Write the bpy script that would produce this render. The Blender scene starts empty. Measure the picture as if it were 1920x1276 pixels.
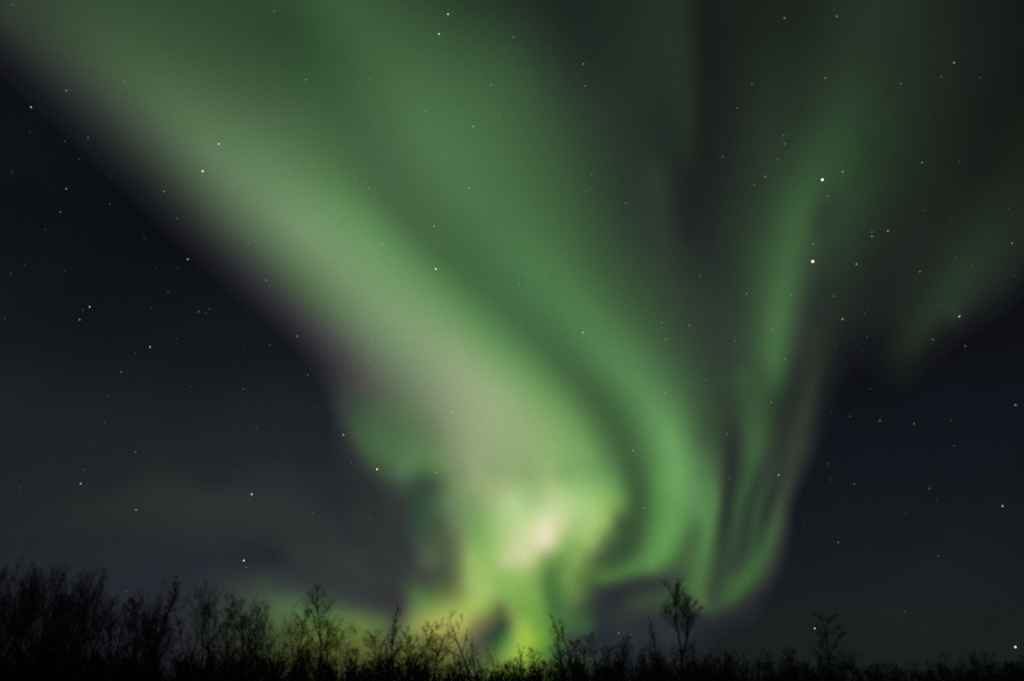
import bpy, math, random
import numpy as np

C = bpy.context.scene.collection
scene = bpy.context.scene

# ------------------------------------------------------------------ camera
F_PX = 1867.0                       # 35 mm lens on a 36 mm frame, in pixels of a 1920 px wide picture
TILT = math.atan(658.0/F_PX)        # looks up at the sky, horizon just under the lower edge
cam_data = bpy.data.cameras.new('camera')
cam = bpy.data.objects.new('camera', cam_data)
C.objects.link(cam)
EYE = (0.0, 0.0, 1.6)
cam.location = EYE
cam.rotation_euler = (math.pi/2 + TILT, 0, 0)
cam_data.sensor_width = 36.0
cam_data.lens = 35.0
cam_data.clip_start = 0.1
cam_data.clip_end = 40000.0
cam_data.dof.use_dof = True         # long exposure set for the stars: the trees are soft
cam_data.dof.focus_distance = 5000.0
cam_data.dof.aperture_fstop = 0.2
scene.camera = cam

# ------------------------------------------------------------------ world: night, the sun far below the horizon
world = bpy.data.worlds.new('World')
scene.world = world
world.use_nodes = True
wn = world.node_tree
sky_tex = wn.nodes.new('ShaderNodeTexSky')
sky_tex.sky_type = 'NISHITA'
sky_tex.sun_disc = False
sky_tex.sun_elevation = math.radians(-8)
sky_tex.sun_rotation = math.radians(200)
wn.links.new(sky_tex.outputs[0], wn.nodes['Background'].inputs[0])
wn.nodes['Background'].inputs[1].default_value = 0.05

# ------------------------------------------------------------------ exposure
scene.view_settings.view_transform = 'Standard'
scene.view_settings.look = 'None'
scene.view_settings.exposure = 0.0
scene.view_settings.gamma = 1.0
scene.render.dither_intensity = 2.0
try:
    scene.cycles.use_denoising = False
    scene.cycles.max_bounces = 4
    scene.cycles.diffuse_bounces = 1
    scene.cycles.transparent_max_bounces = 16
except Exception:
    pass

# ------------------------------------------------------------------ helpers
def frame_azel(x, y):
    """azimuth and elevation (degrees) of a direction read off the 1920 x 1276 frame"""
    u = (np.asarray(x, float)-960)/F_PX; v = (638-np.asarray(y, float))/F_PX
    dz = math.sin(TILT)+v*math.cos(TILT); dy = math.cos(TILT)-v*math.sin(TILT)
    return np.degrees(np.arctan2(u, dy)), np.degrees(np.arctan2(dz, np.hypot(u, dy)))

def azel_frame(az, el):
    a, e = np.radians(az), np.radians(el)
    X = np.sin(a)*np.cos(e); Y = np.cos(a)*np.cos(e); Z = np.sin(e)
    f = Y*math.cos(TILT)+Z*math.sin(TILT); up = -Y*math.sin(TILT)+Z*math.cos(TILT)
    f = np.maximum(f, 1e-3)
    return 960+F_PX*X/f, 638-F_PX*up/f

def azel_dir(az, el):
    a, e = np.radians(az), np.radians(el)
    return np.stack([np.sin(a)*np.cos(e), np.cos(a)*np.cos(e), np.sin(e)], -1)

def tag(o, label=None, cat=None, group=None, kind=None):
    if label: o['label'] = label
    if cat: o['category'] = cat
    if group: o['group'] = group
    if kind: o['kind'] = kind
    return o

def mesh_from(name, verts, faces, mat, smooth=True):
    me = bpy.data.meshes.new(name)
    verts = np.asarray(verts, np.float32); faces = np.asarray(faces, np.int32)
    n, k = faces.shape
    me.vertices.add(len(verts)); me.vertices.foreach_set('co', verts.ravel())
    me.loops.add(n*k); me.loops.foreach_set('vertex_index', faces.ravel())
    me.polygons.add(n)
    me.polygons.foreach_set('loop_start', np.arange(0, n*k, k, dtype=np.int32))
    me.polygons.foreach_set('loop_total', np.full(n, k, np.int32))
    me.update(calc_edges=True)
    if smooth: me.polygons.foreach_set('use_smooth', np.ones(n, bool))
    me.materials.append(mat)
    me.validate()
    return me

def obj(name, me, parent=None, loc=(0, 0, 0)):
    o = bpy.data.objects.new(name, me)
    C.objects.link(o); o.parent = parent; o.location = loc
    return o

def new_mat(name):
    m = bpy.data.materials.new(name); m.use_nodes = True
    m.node_tree.nodes.clear()
    return m, m.node_tree.nodes, m.node_tree.links

# ---- airglow of the open sky (display colours 0-255) by elevation, left and right of the arc ----
AIR_EL = [-8.0, 2.0, 4.0, 7.0, 10.0, 13.0, 17.5, 23.5, 29.5, 35.0, 50.0]
AIR_WEST = [(35,37,42),(36,38,44),(35,37,44),(34,38,43),(32,37,40),(28,34,37),(22,26,31),(15,18,24),(12,15,20),(11,13,18),(10,12,17)]
AIR_EAST = [(27,31,31),(27,31,31),(27,31,32),(22,26,30),(19,21,27),(16,19,25),(14,16,22),(13,15,21),(15,18,19),(17,20,19),(15,18,17)]
# ---- streamlines of the aurora: (x, y, r, g, b) stations in the 1920 x 1276 frame the directions were read from ----
B = None
LINES = [
 # lower-left hem, outside: open sky
 [(-260,-60,B),(-120,60,B),(0,165,B),(100,255,B),(200,352,B),(310,458,B),(430,562,B),(530,640,B),(585,710,B),(612,770,B),(635,840,(37,41,44)),(680,910,(40,45,46)),(725,965,(45,50,49))],
 [(-150,-40,(26,28,31)),(0,100,(26,28,31)),(110,198,(28,31,33)),(230,312,(30,33,35)),(340,418,(33,36,39)),(450,512,(41,42,47)),(555,598,(53,52,56)),(632,664,(66,63,65)),(690,722,(80,82,74)),(720,745,(85,95,77))],
 [(-130,-80,(42,48,43)),(0,42,(43,50,44)),(120,135,(50,58,51)),(230,230,(57,68,57)),(330,322,(64,78,64)),(430,412,(75,93,73)),(520,492,(78,100,75)),(610,572,(86,110,82)),(700,648,(103,123,95)),(770,712,(113,131,102)),(830,775,(129,143,110)),(872,840,(143,156,117)),(895,905,(146,166,116))],
 # ridge of the great arc
 [(-60,-120,(50,66,50)),(60,10,(52,68,53)),(200,130,(66,90,66)),(300,215,(78,106,77)),(400,300,(93,124,92)),(500,380,(105,138,102)),(570,440,(115,148,109)),(650,510,(117,151,109)),(750,590,(125,158,113)),(830,645,(137,161,118)),(930,735,(149,170,123)),(985,810,(147,172,119)),(1030,880,(150,180,117)),(1045,935,(185,202,132))],
 # right flank of the ridge
 [(60,-120,(44,68,46)),(220,20,(56,84,58)),(420,160,(66,98,68)),(540,260,(80,116,80)),(650,365,(87,134,86)),(710,430,(92,142,91)),(800,520,(93,143,90)),(900,610,(96,147,92)),(990,700,(104,155,97)),(1060,780,(110,160,97)),(1105,850,(112,164,100)),(1132,915,(112,164,96)),(1136,950,(150,182,105))],
 # dark lane between arc and second ribbon
 [(280,-150,(40,62,42)),(450,0,(47,76,50)),(545,45,(45,76,49)),(620,170,(58,92,60)),(670,300,(71,106,72)),(745,410,(74,113,74)),(850,500,(70,112,72)),(950,585,(70,114,73)),(1040,670,(69,110,70)),(1120,750,(65,102,64)),(1172,830,(63,99,62)),(1192,900,(61,97,60)),(1195,955,(60,95,58)),(1180,1010,(66,100,60)),(1150,1045,(72,108,63))],
 # crest of the second ribbon
 [(480,-150,(52,80,54)),(640,0,(60,94,62)),(720,90,(64,101,66)),(790,230,(76,119,80)),(840,330,(77,121,80)),(900,420,(74,118,77)),(975,480,(76,124,80)),(1050,560,(78,128,81)),(1130,660,(83,135,85)),(1200,735,(88,143,88)),(1250,800,(100,159,97)),(1268,860,(110,171,105)),(1258,920,(104,165,98)),(1248,976,(93,151,86)),(1228,1022,(88,143,80)),(1180,1055,(79,123,69)),(1125,1070,(77,113,64))],
 # outer flank of the second ribbon
 [(700,-150,(36,54,40)),(860,0,(42,66,46)),(960,120,(54,84,57)),(1010,250,(59,92,61)),(1060,370,(60,94,62)),(1110,470,(60,94,62)),(1170,560,(62,96,64)),(1240,660,(66,101,68)),(1290,750,(68,104,70)),(1315,830,(68,102,68)),(1330,890,(76,118,75)),(1330,960,(86,133,81)),(1328,1040,(86,132,80)),(1324,1105,(80,120,74)),(1312,1140,(66,88,64))],
 # veil behind it, fading to the dark gap
 [(900,-150,(26,34,30)),(985,0,(34,48,39)),(1080,80,(33,44,38)),(1130,200,(40,55,45)),(1180,310,(41,56,46)),(1210,420,(44,60,49)),(1250,540,(50,71,54)),(1300,640,(51,70,54)),(1335,730,(52,74,56)),(1348,810,(55,78,58)),(1352,870,(58,80,60)),(1352,960,(60,84,61)),(1344,1050,(64,94,65))],
 [(1150,-150,(28,36,30)),(1190,0,(34,45,36)),(1235,90,(37,50,39)),(1262,200,(36,47,39)),(1270,290,(33,42,37)),(1276,370,(33,38,36)),(1290,440,(35,41,38)),(1325,540,(43,54,47)),(1360,640,(47,62,51)),(1370,740,(51,70,55)),(1373,820,(49,65,51)),(1366,893,(51,68,53)),(1360,976,(51,71,53)),(1346,1050,(57,82,58))],
 [(1330,-150,(22,27,24)),(1340,0,(24,30,26)),(1345,90,(25,30,27)),(1342,230,(28,33,30)),(1350,340,(31,38,34)),(1358,440,(38,49,42)),(1375,560,(44,58,48))],
  [(1236,330,(43,57,46)),(1238,400,(43,57,46)),(1252,470,(45,60,49))],
  [(1284,-60,(33,44,35)),(1286,40,(34,45,36)),(1288,150,(36,48,38)),(1288,250,(35,47,38)),(1282,300,(33,42,36))],
  [(1318,-60,(24,29,26)),(1320,80,(25,30,27)),(1324,200,(27,32,29)),(1322,300,(28,33,30)),(1312,360,(29,34,31))],
 # soft ray left of the bright ray
 [(1400,-150,(24,32,26)),(1420,0,(26,34,28)),(1430,120,(31,42,33)),(1438,240,(38,52,41)),(1440,360,(45,66,49)),(1432,480,(53,82,56)),(1420,600,(56,86,58)),(1400,680,(52,78,56)),(1390,730,(60,95,62)),(1408,800,(62,101,64)),(1411,880,(60,97,62)),(1390,956,(58,89,60)),(1370,1025,(60,90,61)),(1352,1080,(66,98,66))],
 # bright ray
 [(1660,-150,(32,44,34)),(1630,0,(36,50,38)),(1610,100,(37,53,40)),(1575,220,(44,69,47)),(1530,340,(53,86,56)),(1500,430,(60,97,62)),(1482,500,(64,102,65)),(1468,570,(69,110,70)),(1460,630,(70,112,71)),(1455,685,(66,107,67)),(1448,715,(58,92,60))],
 [(1480,-150,(24,32,26)),(1500,0,(27,36,29)),(1510,120,(33,45,35)),(1500,230,(39,57,42)),(1478,330,(48,73,51))],
 # right edge of the bright ray
 [(1720,-150,(27,36,29)),(1700,0,(33,45,35)),(1680,120,(34,48,36)),(1640,250,(39,60,42)),(1600,370,(43,67,46)),(1562,420,(45,66,49)),(1535,480,(47,68,50)),(1518,560,(44,58,47)),(1502,640,(46,58,49)),(1488,700,(42,54,46)),(1474,758,(41,51,45)),(1450,820,(50,68,54)),(1436,900,(51,71,55)),(1418,976,(49,71,53)),(1392,1050,(54,80,57)),(1362,1105,(60,90,60))],
 [(1548,390,(47,64,51)),(1540,420,(45,64,49))],
 # outer thin strand down to the hook
 [(1600,470,(38,55,41)),(1580,560,(34,44,36)),(1545,650,(37,46,40)),(1519,740,(45,56,46)),(1500,810,(52,62,51)),(1484,870,(55,68,53)),(1468,925,(60,84,59)),(1451,975,(63,97,63)),(1428,1035,(66,108,66)),(1402,1085,(65,105,64)),(1376,1120,(61,98,60)),(1340,1146,(60,84,58))],
 # open sky beyond the outer strand
 [(1650,640,(22,25,27)),(1600,720,B),(1560,800,B),(1535,860,B),(1515,920,B),(1500,980,B),(1486,1040,B),(1450,1105,B),(1405,1150,B),(1350,1180,(38,42,45))],
 [(1568,670,(32,38,36)),(1545,742,(32,36,36)),(1525,830,(33,36,38)),(1502,890,(38,42,42)),(1482,966,(40,44,44)),(1462,1030,(42,50,46)),(1430,1090,(44,54,48)),(1390,1130,(46,60,50)),(1340,1162,(46,54,50))],
 # dark sky between rays
 [(1800,-150,(20,26,22)),(1790,0,(26,34,28)),(1790,120,(28,36,30)),(1770,240,(29,38,31)),(1720,330,(31,42,34)),(1680,420,(32,41,34)),(1640,500,(31,38,33)),(1610,580,(30,36,33))],
 # faint patch far to the right
 [(1960,250,(25,33,27)),(1910,360,(30,39,32)),(1850,460,(36,50,38)),(1800,510,(38,57,42)),(1775,550,(38,57,42)),(1735,610,(36,50,38)),(1705,655,(30,39,33)),(1688,690,(24,29,27))],
 [(1790,590,(38,54,42)),(1770,600,(33,42,36))],
 [(2000,410,(26,30,28)),(1920,480,(30,36,33)),(1860,545,(31,37,34)),(1810,598,(28,32,31)),(1760,640,(24,27,28)),(1720,700,(19,22,26))],
 [(2060,450,B),(1960,530,B),(1890,600,B),(1820,660,B),(1760,720,B),(1720,790,B)],
 [(1860,330,(27,35,29)),(1800,430,(31,41,33)),(1752,520,(34,46,36)),(1708,590,(32,42,34)),(1672,655,(26,32,29))],
 [(1920,-150,(17,20,18)),(1900,0,(20,25,22)),(1890,120,(21,27,23)),(1870,240,(23,30,25)),(1850,330,(25,33,28))],
 [(2080,-100,B),(2060,100,B),(2040,260,B)],
 # left lobe under the arc
 [(628,760,(44,48,49)),(640,805,(45,49,49)),(672,868,(48,51,50)),(712,920,(47,50,49))],
 [(652,775,(55,68,58)),(664,815,(60,80,60)),(692,860,(62,84,62)),(730,905,(58,72,57))],
 [(680,760,(62,84,63)),(690,800,(67,99,68)),(715,840,(73,108,72)),(757,880,(78,116,77))],
 [(720,765,(80,100,76)),(745,805,(80,110,78)),(785,855,(88,130,84)),(812,880,(86,123,80))],
 [(770,760,(100,120,88)),(812,812,(104,127,92)),(842,870,(118,140,98)),(855,930,(106,134,84))],
 [(790,905,(58,82,59)),(805,948,(52,69,52)),(815,990,(58,74,54))],
 [(752,950,(46,51,48)),(772,1010,(58,64,55)),(800,1050,(60,66,53)),(825,1085,(66,72,52))],
 [(848,985,(86,104,62)),(862,1040,(96,116,66)),(852,1080,(92,108,62)),(845,1100,(96,118,60))],
 # bright core
 [(922,892,(150,162,118)),(946,950,(178,194,130)),(960,1000,(194,206,140)),(950,1045,(194,206,136))],
 [(1050,940,(190,205,134)),(1030,965,(204,212,150)),(1018,995,(222,220,176)),(1000,1020,(221,220,172)),(975,1040,(214,218,160))],
 [(1090,930,(178,200,126)),(1101,955,(174,198,120)),(1088,1005,(160,185,102)),(1055,1020,(172,190,112))],
 [(1160,915,(88,138,82)),(1163,950,(96,130,75)),(1142,995,(96,122,68)),(1110,1040,(104,134,70)),(1080,1065,(110,143,72)),(1066,1110,(94,122,67)),(1064,1160,(76,110,64)),(1066,1215,(70,100,60))],
 # folds hanging below the core
 [(915,1000,(150,178,104)),(895,1060,(148,178,96)),(900,1108,(155,178,94)),(880,1145,(160,168,88)),(842,1166,(166,158,84))],
 [(878,1000,(112,136,76)),(866,1060,(116,138,76)),(858,1105,(112,130,66))],
 [(955,1075,(162,190,102)),(946,1105,(138,174,86)),(952,1140,(118,154,72)),(966,1185,(134,166,66)),(972,1230,(138,164,56))],
 [(1000,1062,(160,186,104)),(1000,1117,(130,171,80)),(1004,1164,(118,160,70)),(992,1190,(136,168,64)),(1008,1240,(116,148,56))],
 [(1030,1035,(116,152,78)),(1022,1070,(92,132,66)),(1024,1110,(78,112,60)),(1036,1150,(72,106,58)),(1040,1200,(72,104,58))],
 [(930,1135,(100,116,62)),(937,1160,(74,84,52)),(942,1190,(56,66,46)),(937,1220,(58,68,48))],
 [(905,1168,(136,128,78)),(888,1188,(118,104,70)),(900,1215,(84,78,54))],
 [(815,1130,(120,140,74)),(785,1142,(112,128,72)),(800,1178,(140,142,76)),(780,1220,(118,118,62))],
 [(830,1112,(86,106,60)),(790,1108,(78,104,64)),(766,1116,(70,88,60))],
 [(752,1095,(54,57,54)),(748,1140,(60,64,56)),(742,1180,(80,86,60)),(738,1220,(96,96,58))],
 # low glow on the left horizon
 [(420,1100,(46,50,50)),(480,1095,(54,63,56)),(560,1103,(54,64,57)),(640,1124,(57,68,58)),(710,1140,(58,68,57))],
 [(440,1150,(56,66,56)),(505,1125,(68,90,66)),(555,1133,(75,105,70)),(617,1146,(78,108,68)),(680,1165,(95,118,66)),(712,1166,(84,106,62))],
 [(450,1200,(60,66,54)),(530,1165,(76,98,60)),(600,1190,(92,106,56)),(680,1195,(98,110,56)),(700,1240,(86,88,48))],
 [(470,1240,(50,54,46)),(560,1225,(80,86,48)),(640,1235,(84,88,46))],
 [(500,1065,(45,49,51)),(600,1075,(48,52,53)),(700,1095,(50,54,54)),(740,1060,(50,53,52))],
 [(560,1035,(46,51,51)),(650,1035,(49,54,53)),(720,1040,(48,53,51))],
 [(600,975,(42,47,48)),(690,985,(45,51,49)),(660,920,(38,43,45))],
 # grey green veil low on the left
 [(60,900,(31,37,37)),(160,960,(36,42,41)),(300,935,(39,46,43)),(470,950,(41,48,45)),(560,1015,(43,49,46)),(650,1060,(50,56,52)),(690,1090,(49,55,51))],
 [(220,1020,(34,37,43)),(400,1050,(36,39,46)),(520,1060,(39,43,47))],
 [(540,890,(37,41,45)),(610,950,(39,43,46)),(680,1020,(44,48,49)),(735,1070,(47,50,50))],
 # dark bay under the hook
 [(1095,1098,(82,112,66)),(1150,1086,(68,94,62)),(1210,1082,(66,92,62)),(1262,1064,(74,106,68))],
 [(1106,1130,(64,84,60)),(1136,1112,(55,62,56)),(1180,1105,(56,68,57)),(1225,1108,(60,82,60)),(1270,1098,(64,92,63))],
 [(1110,1170,(60,80,60)),(1145,1150,(50,56,52)),(1200,1145,(52,64,54)),(1260,1145,(52,62,55))],
 [(1100,1230,(58,70,56)),(1150,1200,(44,48,51)),(1230,1190,(44,48,51)),(1290,1175,(46,52,52))],
 [(1278,1045,(76,108,68)),(1300,1005,(74,112,70)),(1304,975,(80,124,76))],
]
# open sky far from any band
OPEN = [(-200,300),(0,300),(100,450),(0,600),(200,600),(350,650),(480,720),(0,900),(200,900),(400,900),(560,860),(0,1150),(250,1150),(0,1350),(400,1350),(1700,900),(1900,800),(1600,1050),(1900,1100),(1750,1200),(1450,1220),(1600,1350),(2000,1350),(2050,700),(1250,1350),(-250,700),(-250,1100)]
EXTRA = [(700,1350,(66,66,42)),(1000,1350,(100,120,50))]

def to_linear(c):
    c = np.clip(np.asarray(c, float)/255.0, 0, 1)
    return np.where(c <= 0.04045, c/12.92, ((c+0.055)/1.055)**2.4)

def airglow(az, el):
    """display colour of the moonless sky at azimuth az and elevation el (degrees)"""
    w = np.stack([np.interp(el, AIR_EL, [c[i] for c in AIR_WEST]) for i in range(3)], -1)
    e = np.stack([np.interp(el, AIR_EL, [c[i] for c in AIR_EAST]) for i in range(3)], -1)
    t = np.clip((az+12.0)/26.0, 0, 1); t = (t*t*(3-2*t))[..., None]
    return w*(1-t) + e*t

def spline(pts, step=26.0):
    P = [np.array(p, float) for p in pts]
    out = []
    for i in range(len(P)-1):
        a, b = P[max(i-1, 0)], P[i]
        c, d = P[i+1], P[min(i+2, len(P)-1)]
        n = max(1, int(np.hypot(*(c-b)[:2])/step+0.5))
        for k in range(n):
            t = k/n
            q = 0.5*((2*b)+(-a+c)*t+(2*a-5*b+4*c-d)*t*t+(-a+3*b-3*c+d)*t**3)
            out.append(q)
    out.append(P[-1])
    return out

def solve_glow():
    pts = []
    for L in LINES:
        full = []
        for x, y, c in L:
            if c is None: c = airglow(*frame_azel(x, y))
            full.append((x, y)+tuple(c))
        pts += spline(full)
    for x, y in OPEN: pts.append(np.array((x, y)+tuple(airglow(*frame_azel(x, y)))))
    for x, y, c in EXTRA: pts.append(np.array((x, y)+c, float))
    for p in pts:
        if p[2] > 84 and p[3] < 1.22*p[2] and p[1] > 560: p[2] *= .985; p[4] *= .99
    fine = fine_stations(); Fx = np.array(fine)[:, :2]
    pts = [p for p in pts if np.hypot(*(Fx-p[:2]).T).min() > 24] + fine
    P = np.array(pts)
    X = P[:, :2]/100.0; V = P[:, 2:]
    n = len(X)
    r2 = ((X[:, None]-X[None])**2).sum(-1)
    A = np.sqrt(r2+CC)
    Q = np.c_[np.ones(n), X]
    M = np.zeros((n+3, n+3)); M[:n, :n] = A - LAM*np.eye(n); M[:n, n:] = Q; M[n:, :n] = Q.T
    air = np.array([airglow(*frame_azel(p[0], p[1])) for p in pts])
    green = np.clip((V[:, 1]/np.maximum(V[:, 0], 1)-1.18)/.22, 0, 1)[:, None]
    V = V + green*(V-air)*np.array([-.01, -.065, -.105])
    S = np.linalg.solve(M, np.r_[V, np.zeros((3, 3))])
    def field(x, y):
        G = np.stack([x, y], -1).reshape(-1, 2)/100.0
        out = np.empty((len(G), 3))
        for i in range(0, len(G), 4000):
            g = G[i:i+4000]
            K = np.sqrt(((g[:, None]-X[None])**2).sum(-1)+CC)
            out[i:i+4000] = K@S[:n] + S[n] + g@S[n+1:]
        return out
    return field
CC, LAM = 0.12**2, 0.012
# ---- finer stations: the folds round the core, and the strands right of the second ribbon ----
# (origin x, origin y, scale), then rows "y: x r g b, ..." ; these replace the streamline stations near them
FINE = [((740,860,3.358), """75:50 88 118 85,420 128 143 104,600 148 164 114
100:850 146 170 111,1050 140 180 110,1250 125 172 104
150:260 72 92 70,1380 105 158 88,1440 85 130 78,1540 62 98 62,1640 92 152 88
270:50 56 58 55,200 58 84 58,330 100 124 86,480 130 158 102,600 158 175 117,740 185 205 138,880 172 195 128,1000 195 208 145,1120 180 205 130,1250 165 200 116,1360 138 176 98,1420 115 155 82
335:1465 70 102 62,1550 60 92 56
400:60 52 56 52,180 58 82 58,270 70 90 62,335 96 108 74,430 118 145 90,540 130 175 98,640 165 190 118,760 192 208 140,860 205 215 150,960 220 222 174,1050 200 210 146,1150 176 196 122,1280 165 195 112,1350 135 165 92,1405 82 108 64,1500 60 92 56,1600 78 125 72
525:60 50 53 51,150 66 76 59,250 72 88 62,380 100 108 72,450 130 155 88,560 142 186 102,660 170 198 118,760 198 208 146,860 212 216 160,940 222 220 178,1000 205 206 150,1060 160 184 108,1150 150 180 100,1250 150 178 98,1320 100 118 72,1400 66 92 58,1550 70 112 62
635:100 56 54 52,200 82 90 68,320 78 94 64,400 106 124 74,470 152 176 96,580 154 190 100,690 192 200 132,780 200 206 143,880 188 196 128,960 130 160 88,1060 112 158 82,1150 132 172 88,1220 108 130 72,1300 72 98 58,1450 70 108 60,1600 80 132 68
745:60 56 62 54,180 67 71 58,300 77 82 58,400 112 120 70,460 150 172 92,560 164 188 104,680 150 190 98,800 152 186 98,900 128 164 86,980 84 122 64,1080 118 155 78,1160 100 134 70,1250 76 112 60,1400 70 108 60,1550 74 120 64
850:120 76 108 63,220 88 112 62,320 104 118 64,400 130 138 74,480 160 180 94,580 168 188 100,700 140 180 88,820 135 176 82,900 126 168 78,970 78 124 62,1050 86 128 66,1120 104 136 70,1200 80 102 62,1260 60 70 56,1350 52 60 54,1500 60 80 58
945:40 66 63 60,100 96 112 70,200 130 144 76,300 148 162 80,400 162 176 84,500 166 182 90,580 140 160 82,660 104 112 64,740 128 158 78,830 122 172 74,930 110 158 68,1000 74 112 60,1080 80 118 64,1160 70 96 60,1250 50 62 52,1350 46 54 52,1480 54 70 56
1050:100 124 136 72,240 174 170 84,330 178 161 88,430 176 168 86,520 124 118 74,580 102 98 64,640 66 82 52,690 70 82 52,760 140 162 78,820 150 188 76,890 122 172 68,960 100 150 62,1080 70 106 62,1200 62 92 60,1300 43 49 49
1130:520 90 96 66,620 58 74 52,700 84 132 62,790 160 188 72,850 160 190 68,920 120 168 64,1000 92 136 62,1100 60 82 58,1250 44 48 50,1450 44 49 50
1220:100 120 130 60,300 112 116 58,520 80 86 58,640 96 124 58,740 150 180 72,830 150 180 64,950 90 130 58,1100 52 64 54,1300 42 45 50""")]
# strands right of the second ribbon, one line each: "x y r g b, ..." from (1270, 620) at 2.28
STRANDS = """350 170 56 84 58,325 260 55 85 57,320 380 58 92 60,328 490 62 98 62,310 610 56 89 57,265 725 54 85 56,248 835 54 81 56,222 950 51 73 53,195 1050 53 76 54
220 260 50 68 53,232 380 48 64 51,240 440 44 54 48,236 490 42 50 46,224 610 42 50 46,210 725 43 55 47,202 835 44 57 47,182 950 51 71 54,160 1050 54 76 56,150 1150 56 76 57
150 260 52 74 55,180 490 54 76 56,172 610 66 98 66,170 725 76 118 72,158 835 72 112 70,138 950 72 110 68,104 1050 78 115 68,94 1140 72 102 66
400 490 51 68 52,372 610 46 64 52,314 725 46 66 50,291 835 45 63 50,278 930 47 66 51,250 1010 51 73 53
425 560 46 60 50,405 610 47 66 53,352 725 50 78 53,333 835 50 78 54,312 950 53 83 55,272 1050 62 100 62,230 1120 63 98 61
505 260 38 46 40,462 380 40 48 42,445 490 44 54 46,436 610 44 55 47,398 725 42 54 46,368 835 47 66 51,345 920 53 82 55
640 -60 37 44 39,605 50 40 48 40,598 170 40 48 40,578 260 44 52 44,545 380 48 56 46,510 490 50 60 48,482 610 52 61 50,435 725 56 75 56,412 835 61 94 61,372 950 62 98 62,312 1050 63 100 62,248 1130 62 96 60,180 1165 58 82 57
680 60 29 33 33,648 170 30 34 33,620 260 31 35 34,588 380 34 39 37,558 490 41 47 43,540 550 40 45 42,518 610 40 45 42,472 725 46 55 49,452 835 50 61 52,424 950 51 58 51,382 1050 50 59 51,330 1115 46 55 48,250 1175 47 57 49,130 1190 58 74 56
660 260 22 25 29,625 380 24 27 31,600 490 25 28 32,555 610 26 29 33,502 725 27 30 35,484 835 31 34 37,462 950 33 36 38,424 1050 34 37 39,376 1130 33 36 39,320 1190 35 39 42,200 1240 37 41 44,60 1250 41 46 47"""

# curls of the second ribbon and its hook, from (960, 900) at 2.0
CURLS = """440 -60 62 98 62,462 20 61 96 60,474 100 59 92 56,474 200 60 93 56,445 280 62 96 58,385 330 68 103 60
595 -60 104 166 98,560 0 96 155 90,545 100 85 139 79,526 200 82 136 73,500 290 84 138 74,440 332 78 124 68,350 372 76 112 66
625 -40 108 170 104,630 50 101 165 98,640 120 94 154 90,610 200 93 156 87,572 280 92 150 82,525 328 87 138 77
700 150 82 130 78,690 205 70 110 66,660 255 70 105 64,630 310 66 98 62,590 345 62 88 60
700 -40 84 132 84,725 50 88 138 86,742 150 86 136 82,735 250 79 125 75,715 330 75 117 71,695 400 77 116 71,715 450 74 108 68,740 485 62 84 60
320 410 56 70 55,400 396 50 58 52,500 378 52 62 54,580 368 55 67 55,640 362 60 84 60
440 450 50 60 53,500 455 55 74 56,570 440 56 78 57,640 440 60 84 59
380 520 46 51 51,500 520 45 50 51,620 510 45 50 52,760 525 42 46 49"""

def fine_stations():
    out = []
    for (ox, oy, k), rows in FINE:
        for row in rows.split('\n'):
            y, cells = row.split(':')
            for c in cells.split(','):
                x, r, g, b = map(float, c.split())
                out.append(np.array((ox+x/k, oy+float(y)/k, r*(.95 if r < 198 else .985), g, b*1.02)))
    chains = []
    for rows, ox, oy, k in ((STRANDS, 1270, 620, 2.28), (CURLS, 960, 900, 2.0)):
        for row in rows.split('\n'):
            L = [tuple(map(float, c.split())) for c in row.split(',')]
            chains += spline([(ox+c[0]/k, oy+c[1]/k)+c[2:] for c in L], 13.0)
    cx = np.array(chains)[:, :2]
    return [p for p in out if np.hypot(*(cx-p[:2]).T).min() > 22] + chains

# ------------------------------------------------------------------ sky dome: dark moonless sky with airglow near the horizon
def grain(N, L, pos, size, lo, hi):
    """fine sensor-like unevenness of a night sky: noise a few metres across at kilometres"""
    t = N.new('ShaderNodeTexNoise'); t.inputs['Scale'].default_value = 1.0/size; t.inputs['Detail'].default_value = 0.0
    L.new(pos, t.inputs['Vector'])
    mr = N.new('ShaderNodeMapRange'); mr.inputs['From Min'].default_value = 0.25; mr.inputs['From Max'].default_value = 0.75
    mr.inputs['To Min'].default_value = lo; mr.inputs['To Max'].default_value = hi
    L.new(t.outputs['Fac'], mr.inputs['Value'])
    return mr.outputs[0]

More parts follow.
